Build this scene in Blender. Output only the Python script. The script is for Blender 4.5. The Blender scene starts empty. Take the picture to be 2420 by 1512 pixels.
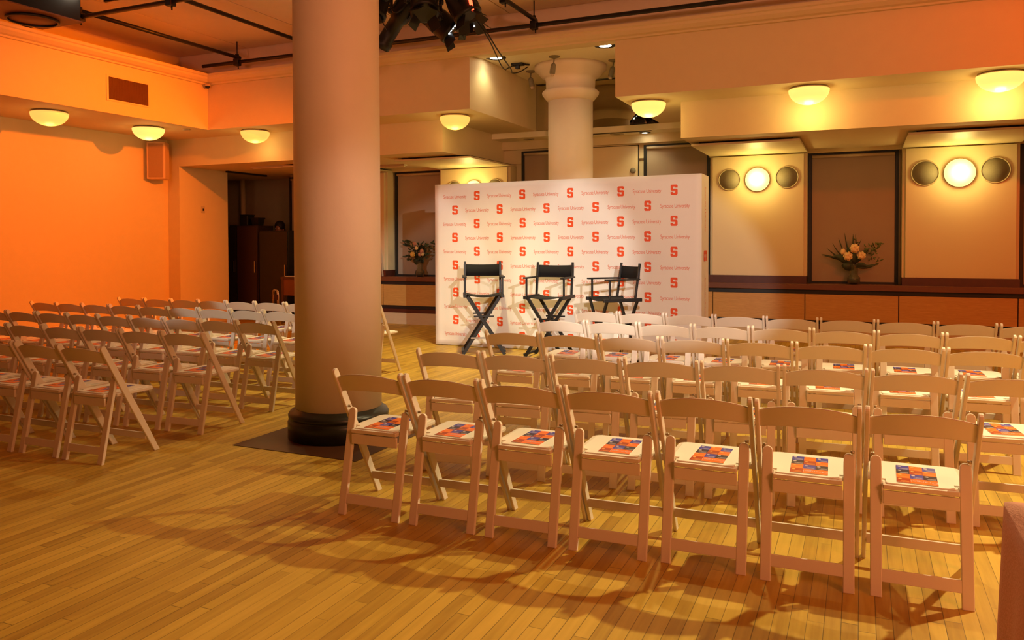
import bpy, bmesh, math, random
from mathutils import Vector, Matrix
random.seed(7)
PI = math.pi
sc = bpy.context.scene
C = sc.collection

# ---------------------------------------------------------------- camera
F_PX, CY, YAW, PITCH, ROLL, CAM_H = 1851.17, 610.28, 0.4189, 0.0211, -0.003, 1.4642
cam_d = bpy.data.cameras.new('camera')
cam = bpy.data.objects.new('camera', cam_d); C.objects.link(cam)
_f = Vector((-math.sin(YAW)*math.cos(PITCH), math.cos(YAW)*math.cos(PITCH), -math.sin(PITCH)))
_r = Vector((math.cos(YAW), math.sin(YAW), 0)); _u = _r.cross(_f)
_r2 = _r*math.cos(ROLL) + _u*math.sin(ROLL); _u2 = -_r*math.sin(ROLL) + _u*math.cos(ROLL)
m = Matrix((( _r2.x, _u2.x, -_f.x, 0), (_r2.y, _u2.y, -_f.y, 0), (_r2.z, _u2.z, -_f.z, CAM_H), (0, 0, 0, 1)))
cam.matrix_world = m
cam_d.sensor_width = 36; cam_d.sensor_fit = 'HORIZONTAL'
cam_d.lens = F_PX/2420*36
cam_d.shift_y = -(756-CY)/2420
cam_d.clip_start = 0.05; cam_d.clip_end = 100
sc.camera = cam

# ---------------------------------------------------------------- world and exposure
w = bpy.data.worlds.new('world'); sc.world = w; w.use_nodes = True
w.node_tree.nodes['Background'].inputs[0].default_value = (1.0, 0.55, 0.25, 1)
w.node_tree.nodes['Background'].inputs[1].default_value = 0.01
sc.view_settings.view_transform = 'Standard'; sc.view_settings.look = 'None'
sc.view_settings.gamma = 1; sc.view_settings.use_curve_mapping = False
sc.view_settings.exposure = 0.06

# ---------------------------------------------------------------- lights
def light(kind, loc, target, power, col, size=0.1, angle=60, blend=.5, spread=None, sizey=None):
    d = bpy.data.lights.new('lamp', kind); d.energy = power; d.color = col
    o = bpy.data.objects.new('lamp', d); C.objects.link(o); o.location = loc
    if kind == 'SPOT':
        d.spot_size = math.radians(angle); d.spot_blend = blend; d.shadow_soft_size = size
    elif kind == 'POINT': d.shadow_soft_size = size
    else:
        d.size = size
        if sizey: d.shape = 'RECTANGLE'; d.size_y = sizey
        if spread: d.spread = math.radians(spread)
    if target is not None:
        o.rotation_euler = (Vector(target)-Vector(loc)).to_track_quat('-Z', 'Y').to_euler()
    return o
ORANGE = (1, .155, .0); WARM = (1, .85, .45); SALMON = (1, .30, .12); WHITE = (1, .98, .90); YELLOW = (1, .72, .22)
# stage heads washing the left wall orange
light('SPOT', (-5.45, 8.3, 3.74), (-11.1, 7.4, 1.1), 1350, ORANGE, .06, 88, .8)
light('SPOT', (-4.6, 6.2, 3.9), (-9.5, 7.4, 3.5), 150, (1, .06, 0), .1, 56, .9)
# orange head on the right hand soffit
light('SPOT', (3.4, 5.0, 4.25), (3.9, 9.4, 3.7), 640, (1, .08, 0), .12, 115, 1)
# stage spots from the pipes behind the camera
light('SPOT', (3.6, -1.2, 3.5), (-4.3, 9.6, 1.0), 2900, WHITE, .03, 14.5, .4)
light('SPOT', (1.0, -1.6, 3.4), (-2.45, 9.6, 1.0), 1600, WHITE, .03, 17.5, .3)
light('SPOT', (-5.3, -1.8, 3.4), (-6.1, 9.2, .85), 800, WHITE, .03, 16, .25)
# ceiling heads over the audience
light('SPOT', (-1.2, 5.6, 4.3), (-1.0, 3.9, 0), 190, WARM, .05, 104, .8)
light('SPOT', (2.4, 6.4, 4.3), (1.2, 4.2, 0), 1080, WARM, .05, 100, .8)
light('SPOT', (-6.0, 6.6, 4.3), (-5.7, 5.2, 0), 130, WARM, .05, 85, .8)
light('SPOT', (-4.2, 8.5, 3.9), (-4.6, 7.9, 0), 560, (1, .85, .42), .05, 92, .8)
# pinkish fill light from behind and right of the camera
light('AREA', (4.8, -.4, 3.6), (-3.0, 5.5, 1.6), 190, SALMON, 1.6)
light('SPOT', (2.6, 2.0, 3.6), (-3.6, 4.9, 1.35), 480, (1, .66, .50), .1, 14, 1)  # added spot with no fixture, brightens the right of the aisle column
# added up-lights, unseen and without fixtures, brightening the ceiling boards and cornice
light('SPOT', (1.2, -1.5, 3.2), (-2.6, 8.8, 4.2), 620, (1, .43, .24), .3, 56, 1)
light('SPOT', (-5.6, 1.2, 2.7), (-7.4, 6.6, 4.6), 230, (1, .40, .24), .3, 76, 1)

# ---------------------------------------------------------------- materials
M = {}
def mat(name, col, rough=.5, metal=0, noise=0, nscale=8, bump=0, bscale=60, emis=None, es=0, spec=None, trans=0):
    m = bpy.data.materials.new(name); m.use_nodes = True; nt = m.node_tree; b = nt.nodes['Principled BSDF']
    c = (*col, 1)
    b.inputs['Base Color'].default_value = c; b.inputs['Roughness'].default_value = rough; b.inputs['Metallic'].default_value = metal
    if spec is not None: b.inputs['Specular IOR Level'].default_value = spec
    if trans: b.inputs['Transmission Weight'].default_value = trans
    tc = nt.nodes.new('ShaderNodeTexCoord')
    n = nt.nodes.new('ShaderNodeTexNoise'); n.inputs['Scale'].default_value = nscale; n.inputs['Detail'].default_value = 4
    nt.links.new(tc.outputs['Object'], n.inputs['Vector'])
    mx = nt.nodes.new('ShaderNodeMixRGB'); mx.inputs[1].default_value = (*[x*(1-noise) for x in col], 1); mx.inputs[2].default_value = (*[min(1, x*(1+noise)) for x in col], 1)
    nt.links.new(n.outputs['Fac'], mx.inputs[0]); nt.links.new(mx.outputs[0], b.inputs['Base Color'])
    if bump:
        n2 = nt.nodes.new('ShaderNodeTexNoise'); n2.inputs['Scale'].default_value = bscale
        nt.links.new(tc.outputs['Object'], n2.inputs['Vector'])
        bp = nt.nodes.new('ShaderNodeBump'); bp.inputs['Strength'].default_value = bump; bp.inputs['Distance'].default_value = .01
        nt.links.new(n2.outputs['Fac'], bp.inputs['Height']); nt.links.new(bp.outputs[0], b.inputs['Normal'])
    if emis: b.inputs['Emission Color'].default_value = (*emis, 1); b.inputs['Emission Strength'].default_value = es
    M[name] = m; return m
mat('wall_paint', (.70, .57, .34), .75, noise=.03, bump=.12)
mat('ceiling_paint', (.76, .63, .50), .8, noise=.04, bump=.1)
mat('column_paint', (.80, .66, .52), .55, noise=.03, bump=.1, bscale=25)
mat('white_resin', (.78, .69, .57), .42, noise=.03)
mat('cushion_vinyl', (.86, .80, .70), .5, noise=.02)
mat('groove', (.10, .07, .04), .8)
mat('bolt_metal', (.5, .42, .32), .35, 1)
mat('black_paint', (.007, .006, .005), .5, noise=.2)
mat('black_metal', (.012, .010, .009), .45, .3, noise=.3, nscale=30)
mat('black_canvas', (.005, .004, .004), .95, noise=.3, bump=.3, bscale=300)
mat('steel', (.5, .48, .45), .3, 1)
mat('dark_red_wood', (.075, .014, .006), .4, noise=.25, nscale=14)
mat('shade_fabric', (.34, .26, .19), .85, noise=.06, nscale=3, bump=.1, bscale=200)
mat('trim_beige', (.52, .42, .28), .6, noise=.05)
mat('cream_panel', (.66, .55, .33), .5, noise=.03, nscale=2)
mat('grille_grey', (.22, .19, .12), .7, noise=.15, nscale=60)
mat('grille_ring', (.45, .37, .22), .45)
mat('dark_green_base', (.012, .013, .008), .35, noise=.5, nscale=12)
mat('print_orange', (.80, .085, .012), .6)
mat('print_text', (.72, .17, .08), .6)
mat('tile_blue', (.045, .05, .42), .35); mat('tile_navy', (.018, .012, .05), .35); mat('tile_orange', (.95, .17, .01), .35)
mat('tile_rust', (.42, .045, .008), .35); mat('tile_pale', (.62, .55, .62), .4); mat('tile_paleorange', (1, .42, .12), .4)
mat('paper', (.8, .78, .72), .5)
mat('mirror_glass', (.60, .56, .42), .02, 1)
mat('tablecloth_pink', (.62, .25, .16), .8, noise=.06, bump=.25, bscale=120)
mat('speaker_cloth', (.36, .20, .10), .8, noise=.1, nscale=60)
mat('speaker_box', (.62, .40, .22), .5)
mat('leaf_green', (.030, .040, .012), .6, noise=.4)
mat('leaf_light', (.10, .12, .03), .6, noise=.3)
mat('petal_cream', (.75, .52, .26), .6, noise=.1); mat('petal_pink', (.5, .22, .14), .6, noise=.1); mat('petal_yellow', (.7, .42, .08), .6, noise=.1)
mat('vase_glass', (.62, .64, .52), .03, trans=.96)
mat('skin', (.42, .19, .10), .5, noise=.05); mat('hair', (.02, .012, .008), .6); mat('shirt_black', (.015, .013, .013), .9)
mat('brown_board', (.20, .065, .018), .6, noise=.2)
mat('lamp_glass', (.9, .60, .3), .3, emis=(1, .52, .10), es=1.0)
mat('lamp_glass_hot', (.9, .75, .4), .3, emis=(1, .80, .26), es=1.5)
mat('lamp_glass_mid', (.9, .62, .3), .3, emis=(1, .60, .14), es=1.25)
mat('spot_emitter', (1, 1, 1), .3, emis=(1, .86, .6), es=25)
mat('led_white', (1, 1, 1), .3, emis=(.9, .95, 1), es=12)
mat('led_red', (1, .1, .05), .3, emis=(1, .06, .02), es=6)
mat('unseen_wall_dark', (.06, .03, .015), .9)  # unseen walls coloured dark to cut the light they bounce back
mat('alcove_lit_paint', (.86, .78, .56), .7, noise=.03, bump=.1)  # wall colour made lighter, standing in for bounced downlight in the alcove
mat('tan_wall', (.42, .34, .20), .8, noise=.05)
mat('vent_brown', (.16, .055, .012), .6)

def wood_floor():
    m = bpy.data.materials.new('maple_floor'); m.use_nodes = True; nt = m.node_tree; N = nt.nodes.new; L = nt.links.new
    b = nt.nodes['Principled BSDF']
    tc = N('ShaderNodeTexCoord'); sx = N('ShaderNodeSeparateXYZ'); L(tc.outputs['Object'], sx.inputs[0])
    def ma(op, a, c=None, c2=None):
        n = N('ShaderNodeMath'); n.operation = op
        for i, v in enumerate((a, c, c2)):
            if v is None: continue
            if isinstance(v, (int, float)): n.inputs[i].default_value = v
            else: L(v, n.inputs[i])
        return n.outputs[0]
    W_, L_ = .0605, .85
    u = ma('DIVIDE', sx.outputs['X'], W_); row = ma('FLOOR', u); fu = ma('SUBTRACT', u, row)
    wn = N('ShaderNodeTexWhiteNoise'); wn.noise_dimensions = '1D'; L(row, wn.inputs['W'])
    yy = ma('ADD', ma('DIVIDE', sx.outputs['Y'], L_), ma('MULTIPLY', wn.outputs['Value'], 7.3)); cell = ma('FLOOR', yy); fv = ma('SUBTRACT', yy, cell)
    cmb = N('ShaderNodeCombineXYZ'); L(row, cmb.inputs[0]); L(cell, cmb.inputs[1])
    w2 = N('ShaderNodeTexWhiteNoise'); w2.noise_dimensions = '2D'; L(cmb.outputs[0], w2.inputs['Vector'])
    # grain
    mp = N('ShaderNodeMapping'); mp.inputs['Scale'].default_value = (38, 2.2, 1); L(tc.outputs['Object'], mp.inputs[0])
    ad = N('ShaderNodeVectorMath'); ad.operation = 'ADD'; L(mp.outputs[0], ad.inputs[0]); L(w2.outputs['Color'], ad.inputs[1])
    sc_ = N('ShaderNodeVectorMath'); sc_.operation = 'MULTIPLY'; L(w2.outputs['Color'], sc_.inputs[0]); sc_.inputs[1].default_value = (40, 40, 40)
    L(sc_.outputs[0], ad.inputs[1])
    gr = N('ShaderNodeTexNoise'); gr.inputs['Scale'].default_value = 1; gr.inputs['Detail'].default_value = 5; L(ad.outputs[0], gr.inputs['Vector'])
    big = N('ShaderNodeTexNoise'); big.inputs['Scale'].default_value = 1.3; big.inputs['Detail'].default_value = 6; L(tc.outputs['Object'], big.inputs['Vector'])
    t = ma('ADD', ma('ADD', ma('MULTIPLY', w2.outputs['Value'], .40), .11), ma('ADD', ma('MULTIPLY', gr.outputs['Fac'], .55), ma('MULTIPLY', big.outputs['Fac'], .55)))
    rp = N('ShaderNodeValToRGB'); L(ma('SUBTRACT', t, .42), rp.inputs[0])
    e = rp.color_ramp.elements; e[0].position = .0; e[0].color = (.27, .13, .016, 1); e[1].position = .95; e[1].color = (.76, .49, .085, 1)
    k = e.new(.45); k.color = (.53, .325, .045, 1)
    gap = ma('MINIMUM', ma('MINIMUM', fu, ma('SUBTRACT', 1, fu)), ma('MULTIPLY', ma('MINIMUM', fv, ma('SUBTRACT', 1, fv)), L_/W_))
    w3 = N('ShaderNodeTexWhiteNoise'); w3.noise_dimensions = '1D'; L(ma('ADD', row, 77.7), w3.inputs['W'])
    gw = ma('ADD', ma('MULTIPLY', w3.outputs['Value'], .045), .012)
    mr = N('ShaderNodeMapRange'); mr.inputs['From Min'].default_value = 0; L(gap, mr.inputs['Value']); L(gw, mr.inputs['From Max'])
    mr.inputs['To Min'].default_value = .22; mr.inputs['To Max'].default_value = 1
    mm = N('ShaderNodeMixRGB'); mm.blend_type = 'MULTIPLY'; mm.inputs[0].default_value = 1
    L(rp.outputs[0], mm.inputs[1]); L(mr.outputs[0], mm.inputs[2]); L(mm.outputs[0], b.inputs['Base Color'])
    # scuffs
    sn = N('ShaderNodeTexNoise'); sn.inputs['Scale'].default_value = 9; sn.inputs['Detail'].default_value = 8; sn.inputs['Roughness'].default_value = .7; L(tc.outputs['Object'], sn.inputs['Vector'])
    L(ma('ADD', ma('MULTIPLY', sn.outputs['Fac'], .35), .28), b.inputs['Roughness'])
    bp = N('ShaderNodeBump'); bp.inputs['Strength'].default_value = .35; bp.inputs['Distance'].default_value = .002
    L(mr.outputs[0], bp.inputs['Height']); L(bp.outputs[0], b.inputs['Normal'])
    b.inputs['Specular IOR Level'].default_value = .35
    M['floor'] = m
wood_floor()
def wood_mat(name, c1, c2, sx_=(3, 3, 28), rough=.4):
    m = bpy.data.materials.new(name); m.use_nodes = True; nt = m.node_tree; N = nt.nodes.new; L = nt.links.new
    b = nt.nodes['Principled BSDF']; tc = N('ShaderNodeTexCoord'); mp = N('ShaderNodeMapping'); mp.inputs['Scale'].default_value = sx_
    L(tc.outputs['Object'], mp.inputs[0])
    n1 = N('ShaderNodeTexNoise'); n1.inputs['Scale'].default_value = .8; n1.inputs['Detail'].default_value = 2; L(mp.outputs[0], n1.inputs['Vector'])
    wv = N('ShaderNodeTexNoise'); wv.inputs['Scale'].default_value = 2; wv.inputs['Detail'].default_value = 6; wv.inputs['Distortion'].default_value = 1.5; L(mp.outputs[0], wv.inputs['Vector'])
    mx = N('ShaderNodeMixRGB'); L(wv.outputs['Fac'], mx.inputs[0]); mx.inputs[1].default_value = (*c1, 1); mx.inputs[2].default_value = (*c2, 1)
    L(mx.outputs[0], b.inputs['Base Color']); b.inputs['Roughness'].default_value = rough
    M[name] = m
wood_mat('oak_panel', (.40, .20, .045), (.62, .36, .10))
wood_mat('sill_wood', (.10, .03, .012), (.17, .055, .02))
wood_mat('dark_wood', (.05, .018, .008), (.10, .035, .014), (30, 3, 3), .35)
wood_mat('beige_board', (.50, .38, .22), (.60, .47, .29), (2, 2, 6))

# ---------------------------------------------------------------- mesh building helpers
class MB:
    def __init__(s): s.bm = bmesh.new(); s.mats = []; s.cur = 0
    def mat(s, name):
        if name not in s.mats: s.mats.append(name)
        s.cur = s.mats.index(name); return s
    def _fin(s, faces, smooth=False):
        for f in faces: f.material_index = s.cur; f.smooth = smooth
    def box(s, x0, x1, y0, y1, z0, z1, bev=0, mtx=None):
        v = [s.bm.verts.new((x, y, z)) for x in (x0, x1) for y in (y0, y1) for z in (z0, z1)]
        q = [(0, 1, 3, 2), (4, 6, 7, 5), (0, 4, 5, 1), (2, 3, 7, 6), (0, 2, 6, 4), (1, 5, 7, 3)]
        fs = [s.bm.faces.new([v[i] for i in k]) for k in q]
        if mtx is not None: bmesh.ops.transform(s.bm, matrix=mtx, verts=v)
        s._fin(fs)
        if bev:
            es = list({e for f in fs for e in f.edges})
            r = bmesh.ops.bevel(s.bm, geom=es, offset=bev, segments=2, affect='EDGES', profile=.5)
            for f in r['faces']: f.material_index = s.cur; f.smooth = False
        return s
    def bar(s, p0, p1, wx, wy, side=(1, 0, 0), bev=0):
        """rectangular bar from p0 to p1; wx is measured along 'side', wy across it"""
        p0, p1 = Vector(p0), Vector(p1); d = p1-p0; l = d.length; z = d.normalized()
        x = Vector(side); x = (x-z*x.dot(z)).normalized(); y = z.cross(x)
        mt = Matrix(((x.x, y.x, z.x, p0.x), (x.y, y.y, z.y, p0.y), (x.z, y.z, z.z, p0.z), (0, 0, 0, 1)))
        return s.box(-wx/2, wx/2, -wy/2, wy/2, 0, l, bev, mt)
    def poly(s, pts, thick, mtx, bev=0, smooth=False):
        """2D polygon in local xy, extruded 0..thick in local z"""
        n = len(pts); a = [s.bm.verts.new((x, y, 0)) for x, y in pts]; b = [s.bm.verts.new((x, y, thick)) for x, y in pts]
        fs = [s.bm.faces.new(a[::-1]), s.bm.faces.new(b)] + [s.bm.faces.new((a[i], a[(i+1) % n], b[(i+1) % n], b[i])) for i in range(n)]
        bmesh.ops.transform(s.bm, matrix=mtx, verts=a+b); s._fin(fs)
        if bev:
            es = list(set(fs[0].edges) | set(fs[1].edges))
            r = bmesh.ops.bevel(s.bm, geom=es, offset=bev, segments=2, affect='EDGES', profile=.5)
            for f in r['faces']: f.material_index = s.cur
        return s
    def tube(s, pts, r, n=8, cap=True):
        pts = [Vector(p) for p in pts]; rings = []
        rr = r if isinstance(r, (list, tuple)) else [r]*len(pts)
        ref = Vector((.13, .21, 1)).normalized()
        for i, p in enumerate(pts):
            d = (pts[min(i+1, len(pts)-1)]-pts[max(i-1, 0)]).normalized()
            u = d.cross(ref)
            if u.length < .05: u = d.cross(Vector((1, 0, 0)))
            u.normalize(); v = d.cross(u)
            rings.append([s.bm.verts.new(p+(u*math.cos(2*PI*k/n)+v*math.sin(2*PI*k/n))*rr[i]) for k in range(n)])
        fs = []
        for a, b in zip(rings, rings[1:]):
            for k in range(n): fs.append(s.bm.faces.new((a[k], a[(k+1) % n], b[(k+1) % n], b[k])))
        s._fin(fs, True)
        if cap: s._fin([s.bm.faces.new(rings[0][::-1]), s.bm.faces.new(rings[-1])])
        return s
    def lathe(s, prof, n=24, mtx=None, smooth=True, cap=True):
        rings = []
        for r, z in prof:
            rings.append([s.bm.verts.new((r*math.cos(2*PI*k/n), r*math.sin(2*PI*k/n), z)) for k in range(n)] if r > 1e-6 else [s.bm.verts.new((0, 0, z))])
        fs = []
        for a, b in zip(rings, rings[1:]):
            for k in range(n):
                k2 = (k+1) % n
                if len(a) == 1 and len(b) == 1: continue
                if len(a) == 1: fs.append(s.bm.faces.new((a[0], b[k2], b[k])))
                elif len(b) == 1: fs.append(s.bm.faces.new((a[k], a[k2], b[0])))
                else: fs.append(s.bm.faces.new((a[k], a[k2], b[k2], b[k])))
        s._fin(fs, smooth)
        if cap:
            cf = []
            if len(rings[0]) > 1: cf.append(s.bm.faces.new(rings[0][::-1]))
            if len(rings[-1]) > 1: cf.append(s.bm.faces.new(rings[-1]))
            s._fin(cf)
        if mtx is not None: bmesh.ops.transform(s.bm, matrix=mtx, verts=[v for r in rings for v in r])
        return s
    def blob(s, c, r, sub=2, jit=0):
        ret = bmesh.ops.create_icosphere(s.bm, subdivisions=sub, radius=1)
        rx = r if isinstance(r, (list, tuple)) else (r, r, r)
        for v in ret['verts']:
            k = 1+random.uniform(-jit, jit)
            v.co = Vector((v.co.x*rx[0]*k+c[0], v.co.y*rx[1]*k+c[1], v.co.z*rx[2]*k+c[2]))
        s._fin({f for v in ret['verts'] for f in v.link_faces}, True)
        return s
    def mesh(s, name, default='wall_paint'):
        bmesh.ops.recalc_face_normals(s.bm, faces=s.bm.faces[:])
        me = bpy.data.meshes.new(name); s.bm.to_mesh(me); s.bm.free()
        for k in (s.mats or [default]): me.materials.append(M[k])
        return me
    def build(s, name, material=None, parent=None, loc=None):
        me = s.mesh(name, material or 'wall_paint')
        o = bpy.data.objects.new(name, me); C.objects.link(o)
        if parent: o.parent = parent
        if loc: o.location = loc
        return o
def tag(o, label, cat, group=None, kind=None):
    o['label'] = label; o['category'] = cat
    if group: o['group'] = group
    if kind: o['kind'] = kind
    return o
def thing(name, label, cat, loc=(0, 0, 0), rz=0, group=None):
    o = bpy.data.objects.new(name, None); C.objects.link(o); o.empty_display_size = .1
    o.location = loc; o.rotation_euler = (0, 0, rz); return tag(o, label, cat, group)
def struct(o): o['kind'] = 'structure'; return o
def sbox(name, mt, *a, bev=0): return struct(MB().box(*a, bev=bev).build(name, mt))
def children(o): return KIDS.get(o.name, [])
KIDS = {}
def register(root, kids):
    KIDS[root.name] = kids; return root
def dup(root, loc, rz, label, group):
    r = root.copy(); C.objects.link(r); r.location = loc; r.rotation_euler = (0, 0, rz); r['label'] = label; r['group'] = group
    for ch in KIDS[root.name]:
        c = ch.copy(); C.objects.link(c); c.parent = r
        for g in KIDS.get(ch.name, []):
            d = g.copy(); C.objects.link(d); d.parent = c
    return r
def T(x, y, z, rx=0, ry=0, rz=0): return Matrix.Translation((x, y, z)) @ Matrix.Rotation(rz, 4, 'Z') @ Matrix.Rotation(ry, 4, 'Y') @ Matrix.Rotation(rx, 4, 'X')
def rounded(w, h, r, n=5, cx=0, cy=0):
    p = []
    for sx, sy, a0 in ((1, 1, 0), (-1, 1, PI/2), (-1, -1, PI), (1, -1, 1.5*PI)):
        for k in range(n+1):
            a = a0+PI/2*k/n; p.append((cx+sx*(w/2-r)+r*math.cos(a), cy+sy*(h/2-r)+r*math.sin(a)))
    return p
ORD = ['first', 'second', 'third', 'fourth', 'fifth', 'sixth', 'seventh', 'eighth', 'ninth', 'tenth', 'eleventh']

# ================================================================ ROOM SHELL
XL, XR, YB = -11.14, 8.0, -4.5
Z2, Z1, ZA, ZC = 3.26, 2.795, 4.016, 4.51
YF1, YF2, YW = 10.15, 9.46, 12.35
sbox('floor', 'floor', -13.6, XR+.2, YB-.2, 13.2, -.1, 0)
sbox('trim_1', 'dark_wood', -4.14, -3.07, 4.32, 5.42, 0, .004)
# main ceiling: boards with shallow seams running towards the stage wall
cb = MB(); x = -10.3
while x < XR:
    x2 = min(x+1.5, XR); cb.box(x+.008, x2-.008, YB, 9.6, ZC, ZC+.12); x = x2
cb.box(-10.3, XR, YB, 9.6, ZC+.03, ZC+.14)
struct(cb.build('ceiling', 'ceiling_paint'))
# left wall and its soffit
sbox('wall_left', 'wall_paint', XL-.2, XL, YB, YF1, 0, Z2)
lm = MB(); lm.box(XL-.2, -9.5, YB, YF2, Z2, ZA); lm.box(XL-.2, -10.25, YB, 9.75, ZA, ZC+.1)
struct(lm.build('wall_left', 'wall_paint'))
# pilaster face and the wall that turns into the back opening
sbox('wall_left', 'wall_paint', -12.2, -10.87, YF1, 11.29, 0, Z1)
# cornice profile swept along x (stage side) and y (left side)
def cornice_pts(): return [(0, 3.955), (-.05, 3.955), (-.06, 3.975), (-.11, 3.985), (-.16, 4.02), (-.165, 4.05), (-.19, 4.06), (-.19, 4.095), (-.10, 4.10), (-.10, 4.125), (0, 4.13), (.30, 4.13), (.30, 3.99), (.05, 3.99)]
cpts = cornice_pts()
cm = MB(); n = len(cpts)
def swp(path):
    rings = [[cm.bm.verts.new(f(a, z)) for a, z in cpts] for f in path]
    fs = []
    for A, B in zip(rings, rings[1:]):
        for k in range(n): fs.append(cm.bm.faces.new((A[k], A[(k+1) % n], B[(k+1) % n], B[k])))
    fs += [cm.bm.faces.new(rings[0]), cm.bm.faces.new(rings[-1][::-1])]; cm._fin(fs)
swp([lambda a, z: (-9.5-a, YB, z), lambda a, z: (-9.5-a, YF2+a, z), lambda a, z: (XR, YF2+a, z)])
struct(cm.build('trim_2', 'wall_paint'))
# upper wall above the cornice, stage side
sbox('wall_back', 'ceiling_paint', -10.4, XR, 9.62, 9.75, 4.13, ZC+.1)
# stage side soffits (upper ones left and right of the alcove, lower ones behind them)
AX0, AX1 = -4.83, -2.80
s = MB(); s.box(-10.9, AX0, YF2, YW+.4, Z2, ZA-.001); s.box(XL-.1, -10.9, YF2, YW+.4, Z2, ZA-.001)
struct(s.build('ceiling', 'wall_paint'))
sbox('ceiling', 'wall_paint', AX1, XR, YF2, YW+.4, Z2, ZA-.001)
sbox('ceiling', 'wall_paint', -12.2, -5.63, YF1, 13.0, Z1, Z2)
sbox('ceiling', 'wall_paint', -2.13, XR, YF1, YW+.4, Z1, Z2)
# alcove ceiling
sbox('ceiling', 'alcove_lit_paint', AX0-.2, AX1+.2, YF2+.0, 12.5, ZA, ZA+.1)
# dropped box under the mirror at the back of the alcove
sbox('ceiling', 'alcove_lit_paint', -5.705, AX1+.75, 11.84, YW+.1, 3.17, Z2)
sbox('ceiling', 'wall_paint', -5.63, -2.13, YW-.02, YW+.1, Z1, 3.18)
mi = MB().mat('mirror_glass').box(AX0+.005, AX1+.4, 11.83, 11.85, Z2+.004, ZA-.03)
mo = tag(mi.build('mirror', 'mirror_glass'), 'tall frameless mirror strip high in the alcove behind the white column', 'mirror')
# window wall
wb = MB()
wb.box(-10.26, XR, YW+.02, YW+.2, 0, Z2)
struct(wb.build('wall_back', 'wall_paint'))
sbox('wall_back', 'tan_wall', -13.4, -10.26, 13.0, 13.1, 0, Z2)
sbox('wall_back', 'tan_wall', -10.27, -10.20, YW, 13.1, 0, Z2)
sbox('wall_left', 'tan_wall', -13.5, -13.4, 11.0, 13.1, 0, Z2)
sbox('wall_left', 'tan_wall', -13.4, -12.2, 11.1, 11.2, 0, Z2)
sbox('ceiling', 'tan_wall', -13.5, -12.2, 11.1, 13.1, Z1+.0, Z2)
sbox('wall_right', 'unseen_wall_dark', XR, XR+.2, YB, YW+.5, 0, ZC+.2)
sbox('wall_front', 'unseen_wall_dark', -11.4, XR+.2, YB-.2, YB, 0, ZC+.2)
# windows with frames; a dark reveal behind each blind
def window(i, x0, x1, z0, z1):
    f = MB().box(x0, x0+.045, YW-.06, YW+.02, z0, z1).box(x1-.045, x1, YW-.06, YW+.02, z0, z1).box(x0+.045, x1-.045, YW-.06, YW+.02, z0, z0+.045).box(x0+.045, x1-.045, YW-.06, YW+.02, z1-.03, z1)
    o = struct(f.build('window_%d' % i, 'black_paint'))
    g = MB().box(x0+.045, x1-.045, YW, YW+.01, z0+.045, z1-.03).build('window_pane', 'black_paint', o)
    return o
WINS = [(-10.255, -9.0, 'dark roller blind in the window beside the equipment cabinets', 1),
        (-7.82, -6.80, 'brown roller blind behind the flower vase left of the backdrop', 0),
        (-5.29, -4.25, 'grey roller blind behind the white column in the alcove', 0),
        (-3.17, -2.13, 'grey roller blind above the right end of the backdrop', 0),
        (-.705, .485, 'wide brown roller blind behind the larger bouquet', 0),
        (1.93, 3.2, 'roller blind cut off at the right edge of the photo', 0)]
for i, (x0, x1, lb, k) in enumerate(WINS):
    top = 3.0 if -5.5 < x0 < -2.5 else 2.74
    window(i+1, x0, x1, .83, top)
    t = thing('roller_blind', lb, 'blind', ((x0+x1)/2, YW-.03, .86))
    hw = (x1-x0)/2-.05
    MB().box(-hw, hw, -.012, -.006, .0, top-.86-.04).build('blind_fabric', 'shade_fabric', t)
    MB().box(-hw, hw, -.018, 0, .0, .022).build('hem_bar', 'shade_fabric', t)
    MB().tube([(-hw, -.035, top-.86-.05), (hw, -.035, top-.86-.05)], .022, 12).build('roller', 'trim_beige', t)
# head trims over the windows
hd = MB()
hd.box(-9.0, -5.63, YW-.10, YW+.02, 2.745, Z1).box(-2.13, XR, YW-.10, YW+.02, 2.745, Z1)
hd.box(-5.63, -2.13, YW-.10, YW+.02, 3.03, 3.17)
struct(hd.build('trim_3', 'wall_paint'))
# white cupboard door with round lock
dr = struct(MB().box(-4.12, -3.27, YW-.05, YW-.02, .83, 3.0, bev=.004).build('door_1', 'wall_paint'))
MB().mat('grille_grey').lathe([(.045, 0), (.045, .02), (.03, .03), (0, .03)], 20, T(-3.345, YW-.05, 2.60, rx=PI/2)).build('door_knob', 'grille_grey', dr)
MB().mat('black_paint').box(-4.14, -3.255, YW-.021, YW-.012, .83, 3.012).build('door_gap', 'black_paint', dr)
# piers with a front panel and lowered hood
def pier(i, x0, x1):
    p = MB()
    p.box(x0-.04, x1+.04, 12.10, YW+.02, .955, 2.74)
    p.box(x0, x1, 12.05, 12.10, .955, 2.725, bev=.004)
    struct(p.build('trim_%d' % i, 'cream_panel'))
    h = MB(); h.box(x0-.04, x1+.04, 10.62, YW+.0, 2.742, 2.768)
    struct(h.build('ceiling', 'cream_panel'))
    h = MB(); h.box(x0+.05, x1-.05, 10.70, YW, 2.768, Z1+.001); struct(h.build('ceiling', 'black_paint'))
    struct(MB().box(x0-.04, x1+.04, 12.02, YW, .845, .955).build('trim_%d' % (i+10), 'dark_red_wood'))
pier(4, -6.73, -5.45); pier(5, -2.05, -.755); pier(6, .56, 1.86); pier(7, 3.25, 4.6); pier(8, -8.95, -7.9)
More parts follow.
